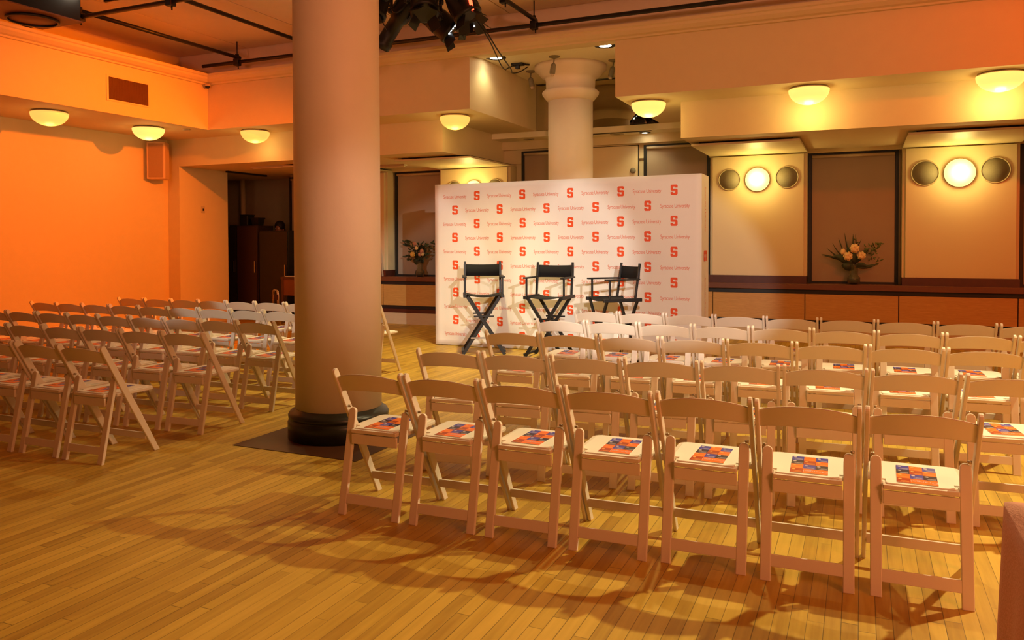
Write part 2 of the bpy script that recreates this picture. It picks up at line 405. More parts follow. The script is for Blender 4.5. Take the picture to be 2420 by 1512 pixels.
# window sill shelf running the whole wall
sl = MB().mat('sill_wood').box(-9.6, XR, 11.96, YW, .765, .845, bev=.004)
struct(sl.build('trim_20', 'sill_wood'))
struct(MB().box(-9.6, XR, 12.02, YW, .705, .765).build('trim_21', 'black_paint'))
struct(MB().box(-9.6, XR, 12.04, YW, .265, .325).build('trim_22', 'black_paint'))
struct(MB().box(-9.6, XR, 12.01, YW, .20, .265).build('baseboard_back', 'dark_red_wood'))
struct(MB().box(-9.6, XR, 11.98, YW, 0, .20).build('baseboard_back', 'beige_board'))
# wood fronted cabinets under the sill
seams = [-9.58, -7.9, -6.6, -5.3, -4.2, -3.12, -2.034, -.73, .482, 1.88, 3.2, 4.5, 5.8]
lbs = ['left half hidden behind the big column', 'below the small bouquet', 'at the left edge of the backdrop', 'hidden behind the left of the backdrop', 'hidden behind the middle of the backdrop', 'hidden behind the right of the backdrop',
       'just right of the backdrop', 'below the larger bouquet', 'below the rightmost round wall light', 'cut off at the right edge of the photo', 'beyond the right edge of the photo', 'farthest beyond the right edge']
for i, (a, b) in enumerate(zip(seams, seams[1:])):
    if i not in (1, 6, 7, 8, 9):      # runs hidden behind the column, the backdrop or past the frame
        struct(MB().box(a+.004, b-.004, 12.0, 12.3, .327, .703).build('trim_%d' % (23+i), 'oak_panel')); continue
    t = thing('cabinet', 'low oak-fronted cabinet under the sill, ' + lbs[i], 'cabinet', ((a+b)/2, 12.0, .325), 0, 'oak fronted cabinets along the window wall')
    hw = (b-a)/2
    MB().box(-hw+.003, hw-.003, 0.03, .30, 0.001, .379).build('body', 'black_paint', t)
    MB().box(-hw+.006, hw-.006, 0, .03, .004, .376, bev=.002).build('door', 'oak_panel', t)

# ---------------------------------------------------------------- columns
def column(x, y, r, h, base, cap, lbl):
    t = thing('round_column', lbl, 'column', (x, y, 0))
    if base:
        MB().lathe([(.378, 0), (.380, .120), (.372, .138), (.365, .146), (.374, .155), (.376, .175), (.362, .198), (.345, .205), (r+.006, .222), (r, .225)], 48).build('column_base', 'dark_green_base', t)
        MB().lathe([(r, .225), (r-.002, 2.5), (r-.004, h)], 56).build('shaft', 'column_paint', t)
    if cap:
        MB().lathe([(r, 0), (r, 3.50)], 56).build('shaft', 'column_paint', t)
        MB().lathe([(r, 3.50), (r+.03, 3.53), (r+.085, 3.60), (r+.09, 3.63), (r+.06, 3.66), (r+.03, 3.67), (r+.035, 3.80), (r+.05, 3.84), (r+.10, 3.86), (r+.16, 3.93), (r+.20, 3.96), (r+.20, h)], 56).build('capital', 'column_paint', t)
column(-3.63, 4.90, .322, ZC, True, False, 'big round plaster column with black base standing in the aisle')
column(-3.88, 10.83, .325, ZA, False, True, 'white round column with moulded capital rising behind the backdrop')

# ================================================================ FOLDING CHAIRS
def make_folding_chair():
    root = thing('folding_chair', '', 'chair')
    ks = []
    def P(mb, name, mt): o = mb.build(name, mt, root); ks.append(o); return o
    HT, YF = .775, .43
    def sy(z): return (HT-z)/HT*YF
    for sx in (-1, 1):
        # long front leg that becomes the back post, slightly curved, rounded top
        mb = MB(); pts = []
        wdt = .046; ang = math.atan2(YF, HT)
        prof = []
        L_ = math.hypot(YF, HT)
        # local polygon: u along the leg from the foot to the top, v across
        for k in range(7):
            a = -PI/2+PI*k/6; prof.append((L_-.02+.020*math.cos(a), .0+.021*math.sin(a)))
        prof += [(L_*.62, .025), (L_*.35, .026), (L_*.05, .020), (.0, .020)]
        prof = [(.002, -.020)] + [(L_*.05, -.020), (L_*.35, -.024), (L_*.62, -.023)] + prof
        # foot cut level
        prof = [p for p in prof if p[0] != 0.0] + [(-.020, .020)]
        e_u = Vector((0, -math.sin(ang), math.cos(ang))); e_v = Vector((0, math.cos(ang), math.sin(ang)))
        e_w = Vector((1, 0, 0))
        x0 = sx*.203-.009
        mt = Matrix(((e_v.x*0, 0, 1, x0), (e_u.y, e_v.y, 0, YF), (e_u.z, e_v.z, 0, 0.008), (0, 0, 0, 1)))
        mb.poly(prof, .018, mt, bev=.004)
        P(mb, 'leg', 'white_resin')
    for sx in (-1, 1):
        # short rear leg, wide face towards the back, rounded top at the pivot
        mb = MB(); w_ = .045; prof = [(-w_/2, 0), (w_/2, 0), (w_/2, .52)]
        for k in range(1, 8):
            a = PI*k/8; prof.append((w_/2*math.cos(a), .545+w_/2*math.sin(a)*1.1))
        prof += [(-w_/2, .52)]
        lean = math.atan2(.115, .55)
        mt = T(sx*.166, .0, 0) @ Matrix.Rotation(PI/2-lean, 4, 'X') @ T(0, 0, -.022)
        mb.poly(prof, .022, mt, bev=.004); o = P(mb, 'leg', 'white_resin')
    # bottom rail between the rear legs
    P(MB().bar((-.147, .0285, .083), (.147, .0285, .083), .050, .0185, (0, .209, 1), bev=.002), 'stretcher', 'white_resin')
    # front stretcher between the long legs
    P(MB().bar((-.195, .352, .118), (.195, .352, .118), .045, .014, (0, 0, 1), bev=.003), 'stretcher', 'white_resin')
    # curved back slat
    mb = MB(); N_ = 14; cols = []
    for k in range(N_+1):
        t = -1+2*k/N_; x = t*.196; arch = (1-abs(t)**2.2)
        zt = .738+.030*arch; zb = .655+.016*arch; back = -.026*(1-t*t)
        col = []
        for z, off in ((zb, 0), (zt, 0), (zt, .013), (zb, .013)):
            col.append(mb.bm.verts.new((x, sy(z)+back+off-.006, z)))
        cols.append(col)
    fs = []
    for a, b in zip(cols, cols[1:]):
        for q in range(4): fs.append(mb.bm.faces.new((a[q], a[(q+1) % 4], b[(q+1) % 4], b[q])))
    fs += [mb.bm.faces.new(cols[0]), mb.bm.faces.new(cols[-1][::-1])]
    for f in fs: f.smooth = False
    es = [e for e in mb.bm.edges if len(e.link_faces) == 2 and abs(e.verts[0].co.x-e.verts[1].co.x) > .001]
    bmesh.ops.bevel(mb.bm, geom=es, offset=.004, segments=2, affect='EDGES')
    P(mb, 'backrest', 'white_resin')
    # seat frame, groove and cushion
    def seat_outline(wr, wf, y0, y1, y2, rr):
        # narrow tongue between the rear legs, wide rounded front
        fr = [p for p in rounded(wf*2, (y2-y1)*2, rr, 6, 0, y1) if p[1] >= y1]
        return fr + [(-wf, y1), (-wr, y1-.004), (-wr, y0+.004), (-wr+.004, y0), (wr-.004, y0), (wr, y0+.004), (wr, y1-.004), (wf, y1)]
    mb = MB(); mb.poly(seat_outline(.141, .186, .062, .130, .449, .045), .020, T(0, 0, .430), bev=.004)
    seat = P(mb, 'seat', 'white_resin')
    c = MB().poly(seat_outline(.128, .163, .078, .140, .425, .03), .0065, T(0, 0, .4495), bev=.002).build('seat_cushion', 'cushion_vinyl', seat)
    KIDS[seat.name] = [c]
    # rear apron under the seat
    P(MB().box(-.141, .141, .066, .082, .370, .424, bev=.003), 'apron', 'white_resin')
    for sx in (-1, 1):
        P(MB().lathe([(.007, 0), (.007, .014), (.004, .017), (0, .017)], 10, T(sx*.187, .108, .565, ry=PI/2*(-1)*sx)), 'bolt', 'bolt_metal')
    return register(root, ks)
CH = make_folding_chair()

def text_mesh(body, size, **kw):
    cu = bpy.data.curves.new('t', 'FONT'); cu.body = body; cu.size = size; cu.align_x = 'CENTER'; cu.align_y = 'CENTER'
    cu.resolution_u = 3
    for k, v in kw.items(): setattr(cu, k, v)
    ob = bpy.data.objects.new('t', cu); C.objects.link(ob)
    dg = bpy.context.evaluated_depsgraph_get(); me = bpy.data.meshes.new_from_object(ob.evaluated_get(dg))
    vs = [v.co.copy() for v in me.vertices]; fs = [tuple(p.vertices) for p in me.polygons]
    bpy.data.objects.remove(ob); bpy.data.curves.remove(cu); bpy.data.meshes.remove(me)
    return vs, fs
def add_text(mb, tm, mtx):
    vs = [mb.bm.verts.new(mtx @ v) for v in tm[0]]; fs = []
    for f in tm[1]:
        try: fs.append(mb.bm.faces.new([vs[i] for i in f]))
        except ValueError: pass
    mb._fin(fs)

# programme leaflet, its top edge towards the back of the chair
def make_leaflet():
    mb = MB(); w_, h_ = .154, .268; mb.mat('paper').box(-w_/2, w_/2, -h_/2, h_/2, 0, .0022)
    tiles = [['blue', 'orange', 'blue'], ['navy', 'rust', 'orange'], ['orange', 'blue', 'navy'], ['rust', 'orange', 'orange']]
    def quad(x0, x1, y0, y1, m_, z):
        mb.mat(m_); v = [mb.bm.verts.new(p) for p in ((x0, y0, z), (x1, y0, z), (x1, y1, z), (x0, y1, z))]; f = mb.bm.faces.new(v); mb._fin([f])
    cw, rh = w_/3, h_/4
    for r in range(4):
        for c in range(3):
            x0 = -w_/2+c*cw; y1 = h_/2-r*rh; quad(x0, x0+cw, y1-rh, y1, 'tile_'+tiles[r][c], .0024)
            if r == 3 and c > 0: continue
            pale = 'tile_paleorange' if tiles[r][c] in ('orange', 'rust') else 'tile_pale'
            for k in range(3):
                ln = (.62, .5, .7)[(k+r+c) % 3]
                quad(x0+cw*(.92-ln), x0+cw*.92, y1-rh*(.62+.11*k)-.0028, y1-rh*(.62+.11*k), pale, .0027)
            mb.mat(pale); n0 = 12
            vv = [mb.bm.verts.new((x0+cw*.25+.0075*math.cos(2*PI*q/n0), y1-rh*.27+.0085*math.sin(2*PI*q/n0), .0027)) for q in range(n0)]
            mb._fin([mb.bm.faces.new(vv)])
    mb.mat('tile_pale'); add_text(mb, text_mesh('Orange!', .0315), T(w_/6, -h_/2+rh*.5, .0028, rz=PI))
    me = mb.mesh('leaflet')
    return me
LEAF = make_leaflet()
nchair = 0
def place_chair(x, y, rz, lab, group, leaflab, lgroup, sx=1):
    global nchair
    nchair += 1
    if nchair == 1:
        CH.location = (x, y, 0); CH.rotation_euler = (0, 0, rz); CH['label'] = lab; CH['group'] = group
        CH.scale = (sx, 1, 1)
    else: dup(CH, (x, y, 0), rz, lab, group).scale = (sx, 1, 1)
    o = bpy.data.objects.new('leaflet', LEAF); C.objects.link(o)
    dx, dy = random.uniform(-.02, .01), .238+random.uniform(-.012, .012)
    o.location = (x+dx*math.cos(rz)-dy*math.sin(rz), y+dx*math.sin(rz)+dy*math.cos(rz), .4568); o.rotation_euler = (0, 0, rz+random.uniform(-.05, .05))
    tag(o, leaflab, 'leaflet', lgroup)
ROWN = ['nearest', 'second', 'middle', 'fourth', 'farthest']
RR = [(-2.60, 3.45, .45, 3.53, 7, 7), (-2.61, 4.34, .49, 4.60, 7, 8), (-2.67, 5.46, .50, 5.66, 7, 8), (-2.64, 6.45, 1.03, 6.58, 8, 9), (-2.62, 7.38, 1.04, 7.47, 8, 9)]
for r, (x0, y0, x1, y1, nseg, nn) in enumerate(RR):
    p = (x1-x0)/nseg; sl_ = (y1-y0)/(x1-x0)
    for i in range(nn):
        x = x0+p*(i+.5); y = y0+sl_*(x-x0)+random.uniform(-.012, .012)
        place_chair(x, y, math.atan(sl_)+random.uniform(-.012, .012),
            'white folding chair, %s from the aisle in the %s row of the right-hand block' % (ORD[i], ROWN[r]), 'folding chairs in the right-hand block',
            'orange and blue leaflet on the %s seat from the aisle, %s row, right-hand block' % (ORD[i], ROWN[r]), 'leaflets on the right-hand chairs', (p-.012)/.424)
LR = [(-4.53, 3.585, .44, .02, 4), (-4.55, 4.46, .430, .045, 7), (-4.61, 5.31, .425, .026, 10), (-4.70, 6.255, .4265, .032, 10), (-4.77, 7.20, .4235, .05, 9)]
for r, (x1, y1, p, sl_, nn) in enumerate(LR):
    for i in range(nn):
        x = x1-p*(i+.5); y = y1-sl_*(x1-x)+random.uniform(-.008, .008)
        place_chair(x, y, math.atan(sl_)+random.uniform(-.006, .006),
            'white folding chair, %s from the aisle in the %s row of the left-hand block' % (ORD[i], ROWN[r]), 'folding chairs in the left-hand block',
            'orange and blue leaflet on the %s seat from the aisle, %s row, left-hand block' % (ORD[i], ROWN[r]), 'leaflets on the left-hand chairs', (p-.008)/.424)

# ================================================================ BACKDROP
BX0, BX1, BY, BH = -5.53, -1.79, 9.74, 2.275
bd = thing('backdrop', 'white step-and-repeat backdrop printed with orange S letters and university name', 'backdrop', ((BX0+BX1)/2, BY, 0))
hw = (BX1-BX0)/2
mb = MB(); NX, NZ = 48, 30; g = []
def bd_y(t, z):
    q = max(0, 1-z/.45)
    return .012*math.sin(t*9+1)*math.sin(z*3) + .022*q*math.sin(t*23+z*9)
for i in range(NX+1):
    t = i/NX
    g.append([mb.bm.verts.new((-hw+2*hw*t, bd_y(t, BH*k/NZ) if 0 < i < NX else 0, .01+(BH-.01)*k/NZ+(.02*t if k == NZ else 0))) for k in range(NZ+1)])
fs = [mb.bm.faces.new((g[i][k], g[i+1][k], g[i+1][k+1], g[i][k+1])) for i in range(NX) for k in range(NZ)]
mb._fin(fs, True)
mat('banner_fabric', (.82, .77, .68), .75, noise=.02)
front = mb.build('front_panel', 'banner_fabric', bd)
sm = front.modifiers.new('s', 'SOLIDIFY'); sm.thickness = .004; sm.offset = 1
for sx in (-1, 1): MB().box(sx*hw-.003, sx*hw+.003, .006, .48, .01, BH+(.02 if sx > 0 else 0), bev=.001).build('side_panel', 'banner_fabric', bd)
MB().box(-hw, hw, .005, .03, BH-.03, BH-.002).build('top_edge', 'banner_fabric', bd)
fr = MB()
for xx in (-hw+.03, -hw*.33, hw*.33, hw-.03):
    for yy in (.06, .42): fr.tube([(xx, yy, 0), (xx, yy, BH-.04)], .014, 8)
for zz in (.05, BH*.5, BH-.05):
    for yy in (.06, .42): fr.tube([(-hw+.03, yy, zz), (hw-.03, yy, zz)], .012, 8)
fr.build('support_frame', 'steel', bd)
SP = [(1, 0), (6, 0), (7, 1), (7, 5), (6, 6), (2.45, 6), (2.45, 8), (4.55, 8), (4.55, 7), (7, 7), (7, 9), (6, 10), (1, 10), (0, 9), (0, 5), (1, 4), (4.55, 4), (4.55, 2), (2.45, 2), (2.45, 3), (0, 3), (0, 1)]
def s_letter(mb, cx, y, cz, h, rz=0, vert=False):
    k = h/10
    if vert: mtx = T(cx, y, cz, rz=PI/2) @ Matrix.Rotation(PI/2, 4, 'X') @ Matrix.Rotation(-PI/2, 4, 'Z')
    else: mtx = T(cx, y, cz) @ Matrix.Rotation(PI/2, 4, 'X')
    v = [mb.bm.verts.new(mtx @ Vector(((px-3.5)*k*.98, (py-5)*k, 0))) for px, py in SP]
    f = mb.bm.faces.new(v); mb._fin([f])
tm = text_mesh('Syracuse University', .0585, space_character=.93)
txt = MB().mat('print_text'); let = MB().mat('print_orange')
XC0 = (BX0+BX1)/2
for row in range(11):
    z = 2.105-.1925*row
    for k in range(5):
        if row % 2 == 0: sxp, txp = -4.865+.685*k, -5.21+.685*k
        else: sxp, txp = -5.205+.687*k, -4.862+.687*k
        yy = -.044
        s_letter(let, sxp-XC0, yy, z, .128)
        if k < 5: add_text(txt, tm, T(txp-XC0, yy, z-.008) @ Matrix.Rotation(PI/2, 4, 'X') @ Matrix.Diagonal((.86, 1.2, 1, 1)))
# the print on the right hand side panel runs down the edge
for zc_ in (1.86, .72): add_text(txt, tm, T(hw+.006, .24, zc_, rz=PI/2) @ Matrix.Rotation(PI/2, 4, 'X') @ Matrix.Rotation(-PI/2, 4, 'Z') @ Matrix.Diagonal((1.35, 1.5, 1, 1)))
s_letter(let, hw+.006, .24, 1.28, .20, vert=True)
def shrink(o):
    # the prints follow the gentle waves of the fabric
    for v in o.data.vertices:
        if v.co.x < hw and v.co.y < .1:
            t = (v.co.x+hw)/(2*hw); v.co.y = bd_y(t, v.co.z)-.0055
shrink(txt.build('wordmark_print', 'print_text', bd)); shrink(let.build('letter_print', 'print_orange', bd))

# ================================================================ DIRECTOR CHAIRS
def director_chair():
    root = thing('director_chair', '', 'chair'); ks = []
    def P(mb, name, mt): o = mb.build(name, mt, root); ks.append(o); return o
    W2, D2, SH = .242, .20, .80      # faces local -Y
    for y in (-D2, D2):             # crossed legs front and rear
        for sx in (-1, 1):
            yo = y+(.012 if sx > 0 else -.012)
            P(MB().bar((-sx*(W2+.03), yo, .0), (sx*(W2-.03), yo, SH-.045), .042, .022, (1, 0, 0), bev=.003), 'leg', 'black_paint')
    for sx in (-1, 1):
        P(MB().box(sx*W2-.022, sx*W2+.022, -D2-.05, D2+.05, SH-.055, SH-.015, bev=.004), 'seat_rail', 'black_paint')
        P(MB().box(sx*(W2+.03)-.017, sx*(W2+.03)+.017, -D2+.02, D2-.02, .03, .055, bev=.003), 'stretcher', 'black_paint')
        P(MB().bar((sx*(W2-.005), D2-.03, SH-.02), (sx*(W2-.005), D2+.03, 1.20), .030, .022, bev=.003), 'back_post', 'black_paint')
        P(MB().bar((sx*(W2+.005), -D2+.03, SH-.02), (sx*(W2+.005), -D2+.03, 1.0), .022, .022, bev=.003), 'arm_post', 'black_paint')
        P(MB().box(sx*(W2+.005)-.028, sx*(W2+.005)+.028, -D2-.03, D2+.02, 1.0, 1.02, bev=.005), 'armrest', 'black_paint')
    P(MB().bar((-.13, -D2-.03, .50), (.13, -D2-.03, .50), .020, .016, (0, 0, 1), bev=.002), 'footrest', 'black_paint')
    P(MB().bar((-.13, D2+.03, .50), (.13, D2+.03, .50), .020, .016, (0, 0, 1), bev=.002), 'stretcher', 'black_paint')
    P(MB().bar((-.17, -D2-.03, .22), (.17, -D2-.03, .22), .020, .016, (0, 0, 1), bev=.002), 'stretcher', 'steel')
    # slung canvas seat
    mb = MB(); nx = 12; A = []
    for k in range(nx+1):
        t = -1+2*k/nx; z = SH-.02-.035*(1-t*t)
        A.append([mb.bm.verts.new((t*W2, y, z+dz)) for y, dz in ((-D2-.02, 0), (D2+.02, 0), (D2+.02, .006), (-D2-.02, .006))])
    fs = []
    for a, b in zip(A, A[1:]):
        for q in range(4): fs.append(mb.bm.faces.new((a[q], a[(q+1) % 4], b[(q+1) % 4], b[q])))
    fs += [mb.bm.faces.new(A[0]), mb.bm.faces.new(A[-1][::-1])]; mb._fin(fs, True)
    P(mb, 'seat', 'black_canvas')
    mb = MB(); A = []
    for k in range(nx+1):
        t = -1+2*k/nx; back = .03*(1-t*t); zt = 1.165-.008*(1-t*t); zb = 1.005
        A.append([mb.bm.verts.new((t*(W2+.012), D2+.008+(.006 if z < 1.1 else .016)+back+o, z)) for z, o in ((zb, 0), (zt, 0), (zt, .006), (zb, .006))])
    fs = []
    for a, b in zip(A, A[1:]):
        for q in range(4): fs.append(mb.bm.faces.new((a[q], a[(q+1) % 4], b[(q+1) % 4], b[q])))
    fs += [mb.bm.faces.new(A[0]), mb.bm.faces.new(A[-1][::-1])]; mb._fin(fs, True)
    P(mb, 'backrest', 'black_canvas')
    return register(root, ks)
dc = director_chair()
grp = 'black director chairs in front of the backdrop'
dc.location = (-4.56, 9.30, 0); dc.rotation_euler = (0, 0, math.radians(28)); dc['group'] = grp
dc['label'] = 'tall black canvas director chair, leftmost of the three, facing the camera'
dup(dc, (-3.60, 9.25, 0), math.radians(2), 'tall black canvas director chair in the middle of the three on stage', grp)
dup(dc, (-2.74, 9.18, 0), math.radians(-47), 'tall black canvas director chair, rightmost of the three, turned to the left', grp)

# ================================================================ LAMPS
def dome(x, y, z, r, mt, lb):
    t = thing('ceiling_lamp', lb, 'lamp', (x, y, z), 0, 'half-round glass lamps under the soffits')
    MB().lathe([(r*.80, 0), (r*.80, -.012), (r*.95, -.014), (r*.95, -.024)], 36).build('mount', 'trim_beige', t)
    pr = [(r*.93, -.024), (r, -.03)] + [(r*math.cos(a), -.03-.175*math.sin(a)) for a in [PI/2*k/9 for k in range(1, 9)]] + [(0, -.205)]
    MB().lathe(pr, 36).build('lamp_shade', mt, t)
L_ = [(-10.09, 7.21, .235, 'lamp_glass', 'glass half-dome lamp on the left soffit, nearer the camera'),
      (-10.11, 8.85, .235, 'lamp_glass_mid', 'glass half-dome lamp on the left soffit just above the wall speaker'),
      (-8.875, 9.83, .225, 'lamp_glass', 'glass half-dome lamp just left of the big column'),
      (-5.275, 9.87, .215, 'lamp_glass', 'glass half-dome lamp between the big column and the alcove'),
      (-2.50, 9.94, .22, 'lamp_glass_mid', 'glass half-dome lamp at the right corner of the alcove'),
      (-.565, 9.82, .228, 'lamp_glass_mid', 'glass half-dome lamp in the middle of the right-hand soffit'),
      (1.36, 9.84, .235, 'lamp_glass_mid', 'glass half-dome lamp at the right edge of the photo')]
for i, a in enumerate(L_):
    dome(a[0], a[1], Z2, a[2], a[3], a[4])
    light('POINT', (a[0], a[1], Z2-.30), None, (2, 4, 3, 4, 7, 10, 12)[i], YELLOW, .09)
def wall_round(x, z, r, lamp, lb):
    if lamp:
        t = thing('wall_lamp', lb, 'lamp', (x, 12.05, z), 0, 'round white wall lamps')
        light('POINT', (x, 11.83, z), None, 16, YELLOW, .08)
        MB().lathe([(r*.96, 0), (r, .015), (r*.97, .05), (r*.8, .09), (r*.4, .115), (0, .12)], 36, T(0, 0, 0, rx=PI/2)).build('lamp_glass', 'lamp_glass_hot', t)
        MB().lathe([(r*1.02, 0), (r*1.03, .008), (r*1.0, .016)], 36, T(0, 0, 0, rx=PI/2)).build('ring', 'grille_ring', t)
    else:
        t = thing('ceiling_speaker', lb, 'speaker', (x, 12.05, z), 0, 'round grey speaker grilles beside the wall lamps')
        MB().lathe([(r*.93, 0), (r*.93, .008), (0, .008)], 36, T(0, 0, 0, rx=PI/2)).build('grille', 'grille_grey', t)
        MB().lathe([(r*.93, 0), (r*.93, .014), (r*1.0, .016), (r*1.04, .006), (r*1.04, 0)], 36, T(0, 0, 0, rx=PI/2), cap=False).build('rim', 'grille_ring', t)
for (a, b, c), n_, rr in (((-6.45, -6.07, -5.67), 'panel peeking over the backdrop', (.145, .15)), ((-1.80, -1.398, -.985), 'panel right of the backdrop', (.16, .172)), ((.793, 1.205, 1.619), 'panel near the right edge', (.172, .188))):
    wall_round(a, 2.38, rr[0], 0, 'round grey speaker grille left of the lamp on the ' + n_)
    wall_round(b, 2.37, rr[1], 1, 'glowing round wall lamp on the cream ' + n_)
    wall_round(c, 2.39, rr[0], 0, 'round grey speaker grille right of the lamp on the ' + n_)
def downlight(x, y, z, r, on, lb):
    t = thing('downlight', lb, 'lamp', (x, y, z), 0, 'recessed ceiling downlights')
    MB().lathe([(r, 0), (r, -.008), (r*.62, -.010), (r*.58, -.003), (r*.58, 0)], 28, cap=False).build('rim', 'black_metal' if on else 'grille_ring', t)
    MB().lathe([(r*.58, -.001), (r*.58, -.006), (r*.2, -.014), (0, -.014)], 24).build('bulb', 'spot_emitter' if on else 'grille_grey', t)
downlight(-3.055, 9.86, ZA, .14, 1, 'lit recessed downlight at the right of the alcove ceiling')
downlight(-4.634, 9.88, ZA, .14, 1, 'lit recessed downlight crossed by the hanging cable')
downlight(-3.10, 12.10, 3.17, .09, 1, 'small lit downlight low at the right back of the alcove')
downlight(-3.55, 12.08, 3.17, .11, 0, 'unlit round ceiling disc beside the small lit downlight')
downlight(-4.05, 12.08, 3.17, .11, 0, 'unlit round ceiling disc just right of the white column')
downlight(-5.05, 12.05, 3.17, .09, 0, 'dark ceiling disc just left of the white column')
light('SPOT', (-3.055, 9.86, ZA-.05), (-3.055, 9.9, 0), 11, WARM, .05, 135, .8)
light('SPOT', (-4.634, 9.88, ZA-.05), (-4.65, 9.9, 0), 11, WARM, .05, 135, .8)
light('SPOT', (-3.10, 12.0, 3.12), (-3.10, 11.9, 0), 12, WARM, .04, 130, .7)
sl2 = MB().box(-4.1, -2.95, 11.90, 11.93, 3.160, 3.1695).build('slot_diffuser', 'black_paint'); tag(sl2, 'thin black linear air slot in the low alcove ceiling', 'vent')
def spot_head(x, y, lb, tilt):
    t = thing('spotlight', lb, 'lamp', (x, y, ZA), 0, 'small grey spot heads on the alcove ceiling')
    MB().lathe([(.075, 0), (.075, -.012), (.03, -.028), (0, -.028)], 24).build('canopy', 'grille_grey', t)
    MB().tube([(0, 0, -.02), (-.01, 0, -.10)], .010, 8).build('stem', 'grille_grey', t)
    MB().lathe([(.02, 0), (.036, -.02), (.040, -.13), (.034, -.145)], 20, T(-.01, 0, -.095, ry=tilt)).build('lamp_head', 'grille_grey', t)
    MB().lathe([(.030, 0), (.022, -.03), (0, -.035)], 16, T(-.01, 0, -.095, ry=tilt) @ T(0, 0, -.143)).build('bulb', 'trim_beige', t)
spot_head(-3.872, 10.15, 'small grey spot head hanging in front of the column capital', .15)
spot_head(-4.524, 10.88, 'small grey spot head hanging left of the column capital', -.2)
spot_head(-3.19, 10.70, 'small grey spot head half hidden behind the right soffit corner', .25)

# ================================================================ RIGGING
def pipe(p0, p1, lb, clamps=()):
    c0 = ((p0[0]+p1[0])/2, (p0[1]+p1[1])/2, p0[2])
    t = thing('rigging_pipe', lb, 'pipe', c0, 0, 'black rigging pipes under the ceiling')
    rel = lambda p: (p[0]-c0[0], p[1]-c0[1], p[2]-c0[2])
    MB().tube([rel(p0), rel(p1)], .027, 12).build('pipe', 'black_metal', t)
    for c in clamps:
        a = rel((c[0], c[1], p0[2]))
        m_ = MB().box(a[0]-.045, a[0]+.045, a[1]-.045, a[1]+.045, -.055, .055, bev=.012)
        m_.tube([(a[0]+.02, a[1], -.05), (a[0]+.02, a[1], -.10)], .009, 8); m_.tube([(a[0]-.05, a[1], .0), (a[0]-.09, a[1], .02)], .011, 8)
        m_.box(a[0]-.02, a[0]+.02, a[1]-.02, a[1]+.02, .05, .12)
        m_.build('clamp', 'black_metal', t)
        MB().tube([(a[0], a[1], .03), (a[0], a[1], ZC-p0[2])], .008, 8).build('hanger_rod', 'black_metal', t)
ZP = 4.20
pipe((-9.35, 9.22, ZP), (XR-.1, 9.22, ZP), 'long black pipe running along the stage cornice', [(-8.66, 9.22), (-3.79, 9.22), (1, 9.22)])
pipe((-10.2, 6.60, ZP), (XR-.1, 6.60, ZP), 'black cross pipe at the top left, nearer the camera', [(-8.66, 6.6), (-7.17, 6.6), (-3.79, 6.6)])
pipe((-8.66, 6.62, ZP+.075), (-8.66, 9.28, ZP+.075), 'black lengthwise pipe nearest the left wall')
pipe((-7.17, 2.0, ZP+.075), (-7.17, 9.28, ZP+.075), 'black lengthwise pipe passing behind the big column')
pipe((-3.79, 2.0, ZP+.075), (-3.79, 9.28, ZP+.075), 'black lengthwise pipe right of the stage light cluster', [(-3.79, 8.3)])
pipe((-6.2, 7.78, ZP+.20), (-3.6, 7.78, ZP+.20), 'short black pipe carrying the cluster of stage lights', [(-5.9, 7.78)])
# stage lights hanging from the short pipe
def stage_light(x, y, z, yaw, tilt, lb, kind='profile', s_=1.0):
    t = thing('stage_light', lb, 'lamp', (x, y, z), yaw, 'black stage lights in the ceiling cluster'); t.scale = (1.2, 1.2, 1.2)
    R = Matrix.Rotation(tilt, 4, 'Y')      # barrel axis: local -Z tilted
    b = MB()
    if kind == 'profile':
        b.lathe([(.05, .20), (.085, .19), (.10, .12), (.105, .0), (.095, -.05), (.075, -.07), (.075, -.30), (.088, -.31), (.088, -.38), (.07, -.385)], 20, R)
    else:
        b.lathe([(.05, .13), (.11, .12), (.125, .04), (.125, -.10), (.135, -.105), (.135, -.14), (.11, -.142)], 24, R)
    b.build('housing', 'black_metal', t)
    f = MB()
    for k in range(6):
        a = 2*PI*k/6; f.bar(R @ Vector((.108*math.cos(a), .108*math.sin(a), .15)), R @ Vector((.108*math.cos(a), .108*math.sin(a), .02)), .012, .03, (math.cos(a), math.sin(a), .01))
    f.build('cooling_fins', 'black_metal', t)
    yk = MB()
    for sy_ in (-1, 1): yk.bar((0, sy_*.14, 0), (0, sy_*.14, .27), .035, .006, (1, 0, 0))
    yk.bar((0, -.14, .27), (0, .14, .27), .006, .035, (0, 0, 1)); yk.build('yoke', 'black_metal', t)
    MB().box(-.03, .03, -.03, .03, .265, .31, bev=.008).tube([(0, 0, .30), (.0, 0, .33)], .012, 8).build('clamp', 'black_metal', t)
    for sy_ in (-1, 1): MB().lathe([(.025, 0), (.03, .02), (.02, .035), (0, .035)], 12, T(0, sy_*.145, 0, rx=-sy_*PI/2)).build('knob', 'black_metal', t)
    if kind == 'led':
        l = MB()
        for k in range(4): l.lathe([(.010, 0), (.008, -.006), (0, -.007)], 10, R @ T(-.045+.03*k, -.09, -.143))
        l.build('led', 'led_white', t)
    d_ = MB().mat('black_metal')
    for k in range(4):
        a = PI/2*k+PI/4; zz = -.38 if kind == 'profile' else -.14
        d_.bar(R @ Vector((.09*math.cos(a), .09*math.sin(a), zz)), R @ Vector((.16*math.cos(a), .16*math.sin(a), zz-.09)), .12, .003, (-math.sin(a), math.cos(a), 0))
    if kind != 'profile' or lb.startswith('black stage light with'): d_.build('barn_door', 'black_metal', t)
    else: d_.bm.free()
    return t
stage_light(-4.98, 7.98, 4.15, -.15, .75, 'black barrel stage light pointing down left beside the big column', 'profile')
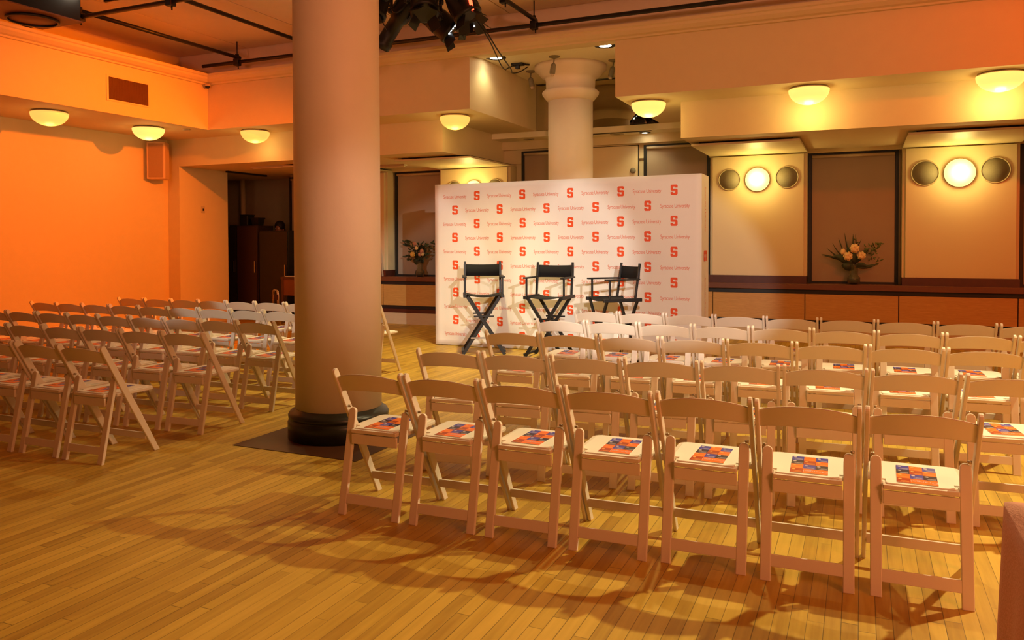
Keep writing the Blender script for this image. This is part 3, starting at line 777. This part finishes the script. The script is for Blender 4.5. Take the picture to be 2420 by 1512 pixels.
stage_light(-4.98, 7.45, 4.15, 1.2, .35, 'black stage light behind the left barrel of the cluster', 'par')
stage_light(-4.55, 8.16, 4.05, .5, -.9, 'black stage light with small glint, lowest at the cluster centre left', 'led')
stage_light(-4.42, 7.56, 4.12, 2.2, .5, 'large black stage light in the middle of the cluster', 'par')
stage_light(-4.14, 8.06, 4.12, -2.4, .35, 'black stage light with four white diodes at the cluster right', 'led')
rl = stage_light(-3.98, 7.60, 4.06, .3, -.5, 'black stage light with glowing red edge, rightmost in the cluster', 'par')
MB().bar((.09, -.11, .05), (.12, -.10, -.10), .012, .03, (0, 1, 0)).build('red_glow', 'led_red', rl)
# tangled cables of the cluster and the loop to the alcove socket
def cable(pts, r, lb, name='cable'):
    P_ = []
    pts = [Vector(p) for p in pts]
    for i in range(len(pts)-1):
        a = pts[max(i-1, 0)]; b = pts[i]; c = pts[i+1]; d = pts[min(i+2, len(pts)-1)]
        for k in range(8):
            t = k/8; P_.append(.5*((2*b)+(c-a)*t+(2*a-5*b+4*c-d)*t*t+(-a+3*b-3*c+d)*t**3))
    P_.append(pts[-1]); o0 = P_[0].copy()
    o = MB().tube([p-o0 for p in P_], r, 8).build(name, 'black_metal'); o.location = o0
    return tag(o, lb, 'cable')
cable([(-4.00, 8.0, 3.98), (-3.98, 8.3, 3.82), (-4.25, 9.2, 3.75), (-4.5, 9.9, 3.84), (-4.57, 10.1, 3.90), (-4.53, 10.28, 3.985)], .008, 'thin black cable looping from the stage lights to the alcove ceiling socket')
cable([(-3.96, 8.02, 3.98), (-3.93, 8.4, 3.74), (-4.15, 9.3, 3.70), (-4.42, 9.95, 3.80), (-4.42, 10.2, 3.86), (-4.37, 10.4, 3.97)], .008, 'second black cable hanging from the rightmost stage light')
for i, pts in enumerate([[(-5.1, 7.8, 4.36), (-4.9, 7.72, 4.10), (-4.75, 7.78, 4.22), (-4.6, 7.74, 4.36)], [(-4.75, 7.82, 4.36), (-4.6, 7.8, 4.02), (-4.45, 7.82, 4.12), (-4.3, 7.8, 4.36)], [(-4.35, 7.84, 4.36), (-4.2, 7.82, 4.0), (-4.02, 7.85, 4.1), (-3.86, 7.9, 4.30)]]):
    cable(pts, .010, 'black cable swag among the stage lights, ' + ['left', 'centre', 'right'][i] + ' part of the cluster')
t = thing('ceiling_socket', 'black ceiling socket box where the hanging cables end', 'socket', (-4.5, 10.33, ZA))
MB().box(-.09, .09, -.05, .05, -.035, 0, bev=.008).box(-.03, .03, -.03, .03, -.08, -.03, bev=.006).build('socket_box', 'black_metal', t)
MB().bar((.08, 0, -.02), (.17, .03, -.03), .02, .02).build('plug', 'black_metal', t)
# subwoofer-like box at the top left
t = thing('ceiling_speaker_box', 'dark boxy ceiling loudspeaker with round grille at the top left', 'speaker', (-8.22, 5.6, 3.9))
MB().box(-.32, .32, -.43, .43, .01, .42, bev=.008).build('housing', 'black_metal', t)
MB().box(-.33, .35, -.44, .44, 0, .012).build('bottom_plate', 'brown_board', t)
MB().lathe([(.24, 0), (.26, -.012), (.26, -.03), (.235, -.03)], 36, T(0, .1, 0), cap=False).build('grille_ring', 'black_metal', t)
MB().lathe([(.235, -.002), (.235, -.012), (0, -.018)], 36, T(0, .1, 0)).build('grille', 'brown_board', t)
MB().tube([(-.2, 0, .4), (-.2, 0, ZC-3.9)], .015, 8).tube([(.2, 0, .4), (.2, 0, ZC-3.9)], .015, 8).build('hanger_rod', 'black_metal', t)
t = thing('ceiling_board', 'brown board hung above the top left pipe with a lit lamp', 'board', (-7.35, 6.1, 4.30))
MB().box(-.75, .75, -.35, .38, 0, .03).build('board', 'brown_board', t)
MB().box(-.75, .75, .38, .41, -.02, .05).build('edge_rail', 'black_metal', t)
MB().tube([(-.6, 0, .03), (-.6, 0, .21)], .012, 8).tube([(.6, 0, .03), (.6, 0, .21)], .012, 8).build('hanger_rod', 'black_metal', t)
t = thing('can_light', 'bright white can lamp cut off by the top edge at left', 'lamp', (-7.78, 6.0, 4.30))
MB().lathe([(.07, 0), (.075, -.09), (.07, -.09)], 20).build('housing', 'black_metal', t)
MB().lathe([(.066, -.085), (.05, -.10), (0, -.11)], 20).build('bulb', 'spot_emitter', t)

# ================================================================ LEFT WALL FITTINGS
t = thing('vent_grille', 'brown slatted air grille on the orange soffit face', 'vent', (-9.5, 7.98, 3.45))
MB().box(0, .012, -.36, .36, -.02, .335, bev=.003).build('frame', 'wall_paint', t)
MB().box(.010, .014, -.325, .325, .005, .31).build('backing', 'black_paint', t)
g_ = MB()
for k in range(46): y = -.318+.636*k/45; g_.box(.012, .022, y-.0035, y+.0035, .006, .309)
g_.build('slats', 'vent_brown', t)
t = thing('wall_speaker', 'slim beige loudspeaker hung high in the orange corner', 'speaker', (-10.98, 9.80, 2.545), math.radians(32))
MB().box(-.15, .15, -.13, .13, 0, .63, bev=.012).build('housing', 'speaker_box', t)
MB().box(-.115, .115, -.14, -.129, .03, .60, bev=.004).build('grille', 'speaker_cloth', t)
MB().box(-.03, .03, .10, .22, .28, .34).build('bracket', 'black_metal', t)
t = thing('wall_switch', 'small switch plate on the wall beside the dark opening', 'switch', (-10.87, 10.68, 2.0))
MB().box(0, .008, -.04, .04, 0, .12, bev=.002).build('plate', 'trim_beige', t)
MB().box(.008, .02, -.012, .012, .04, .08).build('toggle', 'black_metal', t)
t = thing('dome_camera', 'small dark security camera under the cornice corner', 'camera', (-9.42, 9.38, 3.955))
MB().lathe([(.05, 0), (.05, -.02), (.03, -.03)], 20).build('base', 'trim_beige', t)
MB().lathe([(.038, -.025), (.034, -.045), (.02, -.06), (0, -.065)], 20).build('lens_dome', 'black_paint', t)
t = thing('smoke_detector', 'flat round detector on the left soffit underside', 'detector', (-9.75, 9.25, Z2))
MB().lathe([(.06, 0), (.06, -.015), (.04, -.03), (0, -.03)], 24).build('cover', 'trim_beige', t)
for (x, y, l, lb) in ((-9.15, 10.75, 1.25, 'slim strip light fitting in the opening left of the big column'), (-7.6, 11.5, 1.0, 'slim strip light fitting right of the big column under the soffit')):
    t = thing('strip_light', lb, 'lamp', (x, y, Z1), 0, 'unlit strip lights under the low soffit')
    MB().box(-l/2, l/2, -.05, .05, -.03, 0, bev=.004).build('housing', 'trim_beige', t)
    MB().box(-l/2+.02, l/2-.02, -.025, .025, -.042, -.029, bev=.004).build('diffuser', 'wall_paint', t)

# ================================================================ BACK OPENING
t = thing('curtain_track', 'black track across the top of the dark opening', 'track', (-10.75, 11.65, Z1))
MB().box(-.03, .03, -.5, .55, -.03, 0).build('rail', 'black_paint', t)
pp = MB().tube([(0, 0, 0), (0, 0, Z1)], .05, 14).build('riser_pipe', 'wall_paint'); pp.location = (-11.95, 12.85, 0); tag(pp, 'pale vertical riser pipe at the back of the dark opening', 'pipe')
def cabinet_box(x0, x1, y0, y1, h, lb, mt):
    t = thing('equipment_cabinet', lb, 'cabinet', ((x0+x1)/2, (y0+y1)/2, 0), 0, 'black equipment cabinets in the back opening')
    a, b = (x1-x0)/2, (y1-y0)/2
    MB().box(-a, a, -b+.02, b, .03, h, bev=.006).build('body', mt, t)
    MB().box(-a+.01, a-.01, -b, -b+.02, .05, h-.03, bev=.004).build('door', mt, t)
    MB().bar((a-.05, -b-.02, h*.50), (a-.05, -b-.02, h*.62), .014, .014).build('handle', 'steel', t)
    for sx in (-1, 1): MB().box(sx*(a-.05)-.03, sx*(a-.05)+.03, -b+.05, b-.05, 0, .03).build('foot', 'black_metal', t)
cabinet_box(-11.17, -10.98, 11.62, 12.1, 1.80, 'narrow black cabinet edge at the left of the dark opening', 'black_paint')
mat('maroon_paint', (.020, .005, .004), .5)
cabinet_box(-10.96, -10.45, 11.6, 12.05, 1.79, 'very dark maroon cabinet with boxes on top', 'maroon_paint')
cabinet_box(-10.41, -9.73, 11.6, 11.95, 1.69, 'black cabinet hiding the standing person', 'black_paint')
t = thing('storage_box', 'small upright dark box on the maroon cabinet', 'box', (-10.87, 11.8, 1.79)); MB().box(-.09, .09, -.1, .1, 0, .20, bev=.01).build('box_body', 'black_metal', t); MB().box(-.095, .095, -.105, .105, .20, .215).build('lid', 'black_metal', t)
t = thing('storage_tub', 'wider dark tub on the maroon cabinet, right of the upright box', 'tub', (-10.61, 11.8, 1.79)); MB().lathe([(.10, 0), (.13, .13), (.14, .13), (.14, .15), (.12, .15)], 4, T(0, 0, 0, rz=PI/4), smooth=False).build('tub_body', 'black_metal', t)
# small wooden table with things and stacked chrome chairs, mostly hidden by the column
t = thing('side_table', 'small dark wooden table beside the black cabinet, half hidden by the column', 'table', (-9.35, 11.55, 0))
MB().box(-.32, .32, -.22, .22, .80, .84, bev=.005).build('table_top', 'dark_wood', t)
MB().box(-.30, .30, -.20, -.18, .50, .80).build('front_panel', 'brown_board', t)
for sx in (-1, 1):
    for sy_ in (-1, 1): MB().box(sx*.29-.02, sx*.29+.02, sy_*.19-.02, sy_*.19+.02, 0, .80).build('leg', 'dark_wood', t)
t = thing('open_book', 'pale open booklet lying on the small wooden table', 'book', (-9.48, 11.46, .84), .2); MB().box(-.13, .0, -.09, .09, 0, .012).build('page_block', 'paper', t); MB().box(.0, .13, -.09, .09, 0, .012).build('page_block', 'paper', t)
t = thing('desk_lamp', 'dark table lamp on the small wooden table', 'lamp', (-9.17, 11.62, .84)); MB().lathe([(.07, 0), (.07, .02), (.015, .03), (.012, .16)], 16).build('base', 'black_metal', t); MB().lathe([(.13, .15), (.09, .27), (.085, .27), (.12, .15)], 20, cap=False).build('lamp_shade', 'black_canvas', t)
for i in range(2):
    t = thing('metal_chair', ['chrome framed chair in front of the small table, left one', 'chrome framed chair in front of the small table, right one'][i], 'chair', (-9.42+.13*i, 11.02-.12*i, 0), .1, 'chrome chairs beside the column')
    f = MB()
    for sx in (-1, 1): f.tube([(sx*.05, -.15, 0), (sx*.05, -.15, .55), (sx*.04, -.15, .62), (0, -.15, .645)], .010, 8).tube([(sx*.05, .12, 0), (sx*.05, .12, .36)], .010, 8)
    f.build('frame', 'steel', t); MB().box(-.05, .05, -.15, .14, .36, .385, bev=.005).build('seat', 'maroon_paint', t); MB().box(-.045, .045, -.16, -.14, .47, .56, bev=.005).build('backrest', 'maroon_paint', t)

# person standing behind the black cabinet: one skinned body
def person():
    t = thing('person', 'dark-haired person standing behind the black cabinet, only the head showing', 'person', (-10.62, 12.42, 0), math.radians(10))
    J = [(0, 0, .95, .15), (0, 0, 1.12, .135), (0, 0, 1.32, .16), (0, 0, 1.50, .10), (0, 0, 1.58, .058), (0, -.01, 1.64, .062), (0, -.012, 1.70, .083), (0, -.005, 1.77, .092), (0, .0, 1.83, .07)]
    V_ = [j[:3] for j in J]; R_ = [j[3] for j in J]; E_ = [(i, i+1) for i in range(len(J)-1)]
    def chain(root, pts):
        prev = root
        for p in pts: V_.append(p[:3]); R_.append(p[3]); E_.append((prev, len(V_)-1)); prev = len(V_)-1
        return prev
    for s_ in (-1, 1):
        chain(0, [(s_*.10, 0, .86, .095), (s_*.11, -.01, .50, .062), (s_*.11, .01, .12, .042), (s_*.11, -.06, .045, .036), (s_*.115, -.15, .03, .028)])
        h = chain(3, [(s_*.17, 0, 1.47, .062), (s_*.21, .0, 1.18, .045), (s_*.16, -.14, 1.02, .034), (s_*.13, -.20, 1.02, .030)])
        for k in range(4): chain(h, [(s_*(.13-.02*k+.02), -.25, 1.02, .010), (s_*(.13-.02*k+.02), -.285+.004*k, 1.005, .008)])
        chain(h, [(s_*.10, -.215, 1.035, .010), (s_*.085, -.245, 1.03, .008)])
    me = bpy.data.meshes.new('body'); me.from_pydata(V_, E_, []); o = bpy.data.objects.new('body', me); C.objects.link(o); o.parent = t
    me.materials.append(M['skin'])
    sk = o.modifiers.new('skin', 'SKIN'); sk.use_smooth_shade = True
    for i, r in enumerate(R_): me.skin_vertices[0].data[i].radius = (r*(.85 if 5 <= i <= 8 else 1), r)
    me.skin_vertices[0].data[0].use_root = True
    ss = o.modifiers.new('sub', 'SUBSURF'); ss.levels = 1; ss.render_levels = 2
    hm = MB(); hm.lathe([(.0935, 1.725), (.102, 1.77), (.100, 1.815), (.085, 1.86), (.05, 1.892), (0, 1.902)], 24, T(0, .022, 0)); hm.box(-.088, .088, .02, .105, 1.66, 1.76, bev=.03); hm.build('hair', 'hair', t)
    fm = MB()
    fm.lathe([(.0, -.118), (.010, -.112), (.016, -.09)], 10, T(0, 0, 1.705) @ Matrix.Rotation(PI/2, 4, 'X') @ Matrix.Scale(-1, 4, (0, 0, 1)))
    fm.box(-.012, .012, -.112, -.085, 1.690, 1.725, bev=.008)
    for s_ in (-1, 1): fm.blob((s_*.085, .01, 1.715), (.012, .022, .032))
    fm.build('nose_and_ears', 'skin', t)
    e = MB()
    for s_ in (-1, 1): e.blob((s_*.032, -.083, 1.742), (.014, .010, .010))
    e.build('eyes', 'paper', t)
    MB().box(-.025, .025, -.094, -.080, 1.658, 1.668, bev=.004).build('mouth', 'tile_rust', t)
    sh = MB().lathe([(.17, .93), (.17, 1.1), (.185, 1.3), (.19, 1.42), (.12, 1.51), (.075, 1.53)], 24, Matrix.Diagonal((1.05, .8, 1, 1)), cap=False)
    sh.build('shirt', 'shirt_black', t)
person()

# ================================================================ FLOWERS
def vase(t):
    MB().lathe([(.055, 0), (.085, .02), (.085, .10), (.06, .125), (.055, .16), (.058, .26), (.07, .28), (.062, .28), (.05, .26), (.047, .15), (.07, .10), (.07, .03), (0, .02)], 24).build('vase', 'vase_glass', t)
def rose(t, c, r, mt):
    mb = MB(); mb.blob(c, r*.55, 2)
    for ring, (n0, rr, tilt) in enumerate(((5, .55, .3), (7, .85, .7))):
        for k in range(n0):
            a = 2*PI*k/n0+ring*.4; d = Vector((math.cos(a), -.45, math.sin(a)))
            mb.blob((c[0]+d.x*r*rr*.7, c[1]-r*.35+ring*r*.35, c[2]+d.z*r*rr*.7), (r*.42, r*.22, r*.42), 1)
    mb.build('rose', mt, t)
def blade(mb, p0, p1, w_, bend):
    p0, p1 = Vector(p0), Vector(p1); d = p1-p0; up = Vector((0, 0, 1)); s = d.cross(Vector((0, 1, 0))).normalized()
    prev = None; fs = []
    for k in range(7):
        t = k/6; p = p0+d*t+s*bend*math.sin(PI*t); ww = w_*(math.sin(PI*min(1, t*.9+.12)))**.6
        a = mb.bm.verts.new(p+s*ww/2); b = mb.bm.verts.new(p-s*ww/2+Vector((0, -.004, 0)))
        if prev: fs.append(mb.bm.faces.new((prev[0], prev[1], b, a)))
        prev = (a, b)
    mb._fin(fs, True)
def foliage(t, spec, mt, thick=.004):
    mb = MB()
    for a in spec: blade(mb, *a)
    o = mb.build('leaves', mt, t); s_ = o.modifiers.new('s', 'SOLIDIFY'); s_.thickness = thick
    return o
t = thing('flower_bouquet', 'large cream rose bouquet with long dark leaves on the sill, right', 'flowers', (-.09, 12.15, .845), 0, 'bouquets on the window sill')
vase(t)
B = (0, 0, .30)
foliage(t, [(B, (-.12, 0, .73), .02, .02), (B, (-.01, 0, .72), .03, .0), (B, (.02, .0, .71), .022, -.02), (B, (-.20, -.02, .66), .018, .03), (B, (-.28, -.02, .59), .018, .04), (B, (-.36, -.03, .52), .022, .03), (B, (-.43, 0, .43), .035, .0), (B, (-.42, -.03, .41), .02, -.01),
            ((-.02, -.02, .26), (-.27, -.05, .41), .11, -.03), ((0, -.02, .24), (-.16, -.06, .27), .12, .0), (B, (.10, 0, .64), .02, .02), ((.03, -.03, .27), (.18, -.05, .26), .06, .02), ((0, -.02, .3), (.02, -.05, .56), .09, .02), ((0, -.02, .3), (-.08, -.05, .54), .09, .0), ((.02, -.03, .25), (.30, -.04, .29), .05, -.02), (B, (.20, .0, .52), .08, .0)], 'leaf_green')
lf = []
for k in range(60):
    c = random.choice([(.26, .50), (.20, .44), (.30, .56), (.24, .36), (.28, .32), (.16, .50), (.05, .60)]); x_, z_ = c[0]+random.gauss(0, .035), c[1]+random.gauss(0, .03)
    lf.append(((x_, random.uniform(-.06, .03), z_), (x_+random.uniform(-.05, .06), random.uniform(-.06, .02), z_+random.uniform(-.03, .05)), .018, .004))
foliage(t, lf, 'leaf_light', .002)
for c, r in (((.01, -.09, .51), .070), ((-.075, -.09, .40), .068), ((.10, -.08, .41), .062)): rose(t, c, r, 'petal_cream')
MB().blob((-.14, -.02, .46), (.035, .03, .05), 2).build('rose_bud', 'petal_cream', t)
t = thing('flower_bouquet', 'smaller mixed bouquet in a glass vase on the sill, left of the backdrop', 'flowers', (-7.20, 12.12, .845), 0, 'bouquets on the window sill')
vase(t)
lf = []
for k in range(170):
    a = random.uniform(0, 2*PI); q = random.uniform(.03, .21); x_, z_ = q*math.cos(a), .45+q*math.sin(a)*.85
    if random.random() < .2: x_, z_ = random.choice([(-.22, .60), (.24, .56), (-.20, .34)]); x_ += random.gauss(0, .03); z_ += random.gauss(0, .03)
    lf.append(((x_, random.uniform(-.06, .05), z_), (x_*1.25+random.uniform(-.03, .03), random.uniform(-.08, .04), z_+random.uniform(-.01, .06)), .028, .005))
lf += [((0, 0, .28), (-.12, -.03, .30), .12, .02), ((0, 0, .28), (.10, -.03, .33), .10, -.02), ((0, 0, .25), (-.03, -.02, .45), .14, 0)]
foliage(t, lf, 'leaf_green', .002)
for c, r, m_ in (((-.09, -.10, .40), .055, 'petal_yellow'), ((-.01, -.10, .51), .038, 'petal_cream'), ((.10, -.10, .46), .042, 'petal_pink'), ((.06, -.10, .40), .040, 'petal_pink'), ((.11, -.09, .40), .032, 'petal_cream'), ((-.05, -.09, .59), .036, 'petal_pink')): rose(t, c, r, m_)
# leaning pole behind the column
po = MB().tube([(0, 0, 0), (-.14, .12, 1.35)], .02, 10).build('pole', 'trim_beige'); po.location = (-7.92, 12.02, .846); tag(po, 'pale pole leaning on the sill just right of the big column', 'pole')

# ================================================================ NEAR TABLE
t = thing('banquet_table', 'salmon-cloth covered table corner at the bottom right edge', 'table', (.888, 2.14, 0))
TW, TD = .52, .33
MB().box(-TW, TW, -TD, TD, .72, .748, bev=.004).build('table_top', 'beige_board', t)
for sx in (-1, 1):
    for sy_ in (-1, 1): MB().tube([(sx*(TW-.08), sy_*(TD-.08), 0), (sx*(TW-.08), sy_*(TD-.08), .72)], .014, 8).build('leg', 'black_metal', t)
cl = MB(); per = []
base = rounded((TW+.012)*2, (TD+.012)*2, .03, 4)
pp_ = []
for i in range(len(base)):
    a, b = Vector(base[i]), Vector(base[(i+1) % len(base)]); nseg = max(1, int((b-a).length/.05))
    for k in range(nseg): pp_.append(a+(b-a)*k/nseg)
rings = []
for j in range(12):
    q = j/11; z = .755-.745*q; ring = []
    for i, p in enumerate(pp_):
        nrm = Vector((p.x/TW, p.y/TD)); nrm = nrm/max(.001, nrm.length)
        off = (.03*q+.018*q*math.sin(i*1.15)+.01*q*math.sin(i*.37+1))
        ring.append(cl.bm.verts.new((p.x+nrm.x*off, p.y+nrm.y*off, z-(0 if j else .0))))
    rings.append(ring)
fs = [cl.bm.faces.new((A[k], A[(k+1) % len(pp_)], B_[(k+1) % len(pp_)], B_[k])) for A, B_ in zip(rings, rings[1:]) for k in range(len(pp_))]
fs.append(cl.bm.faces.new(rings[0])); cl._fin(fs, True)
o = cl.build('tablecloth', 'tablecloth_pink'); o.location = (.888, 2.14, 0); tag(o, 'salmon tablecloth draped to the floor at the bottom right edge', 'tablecloth')
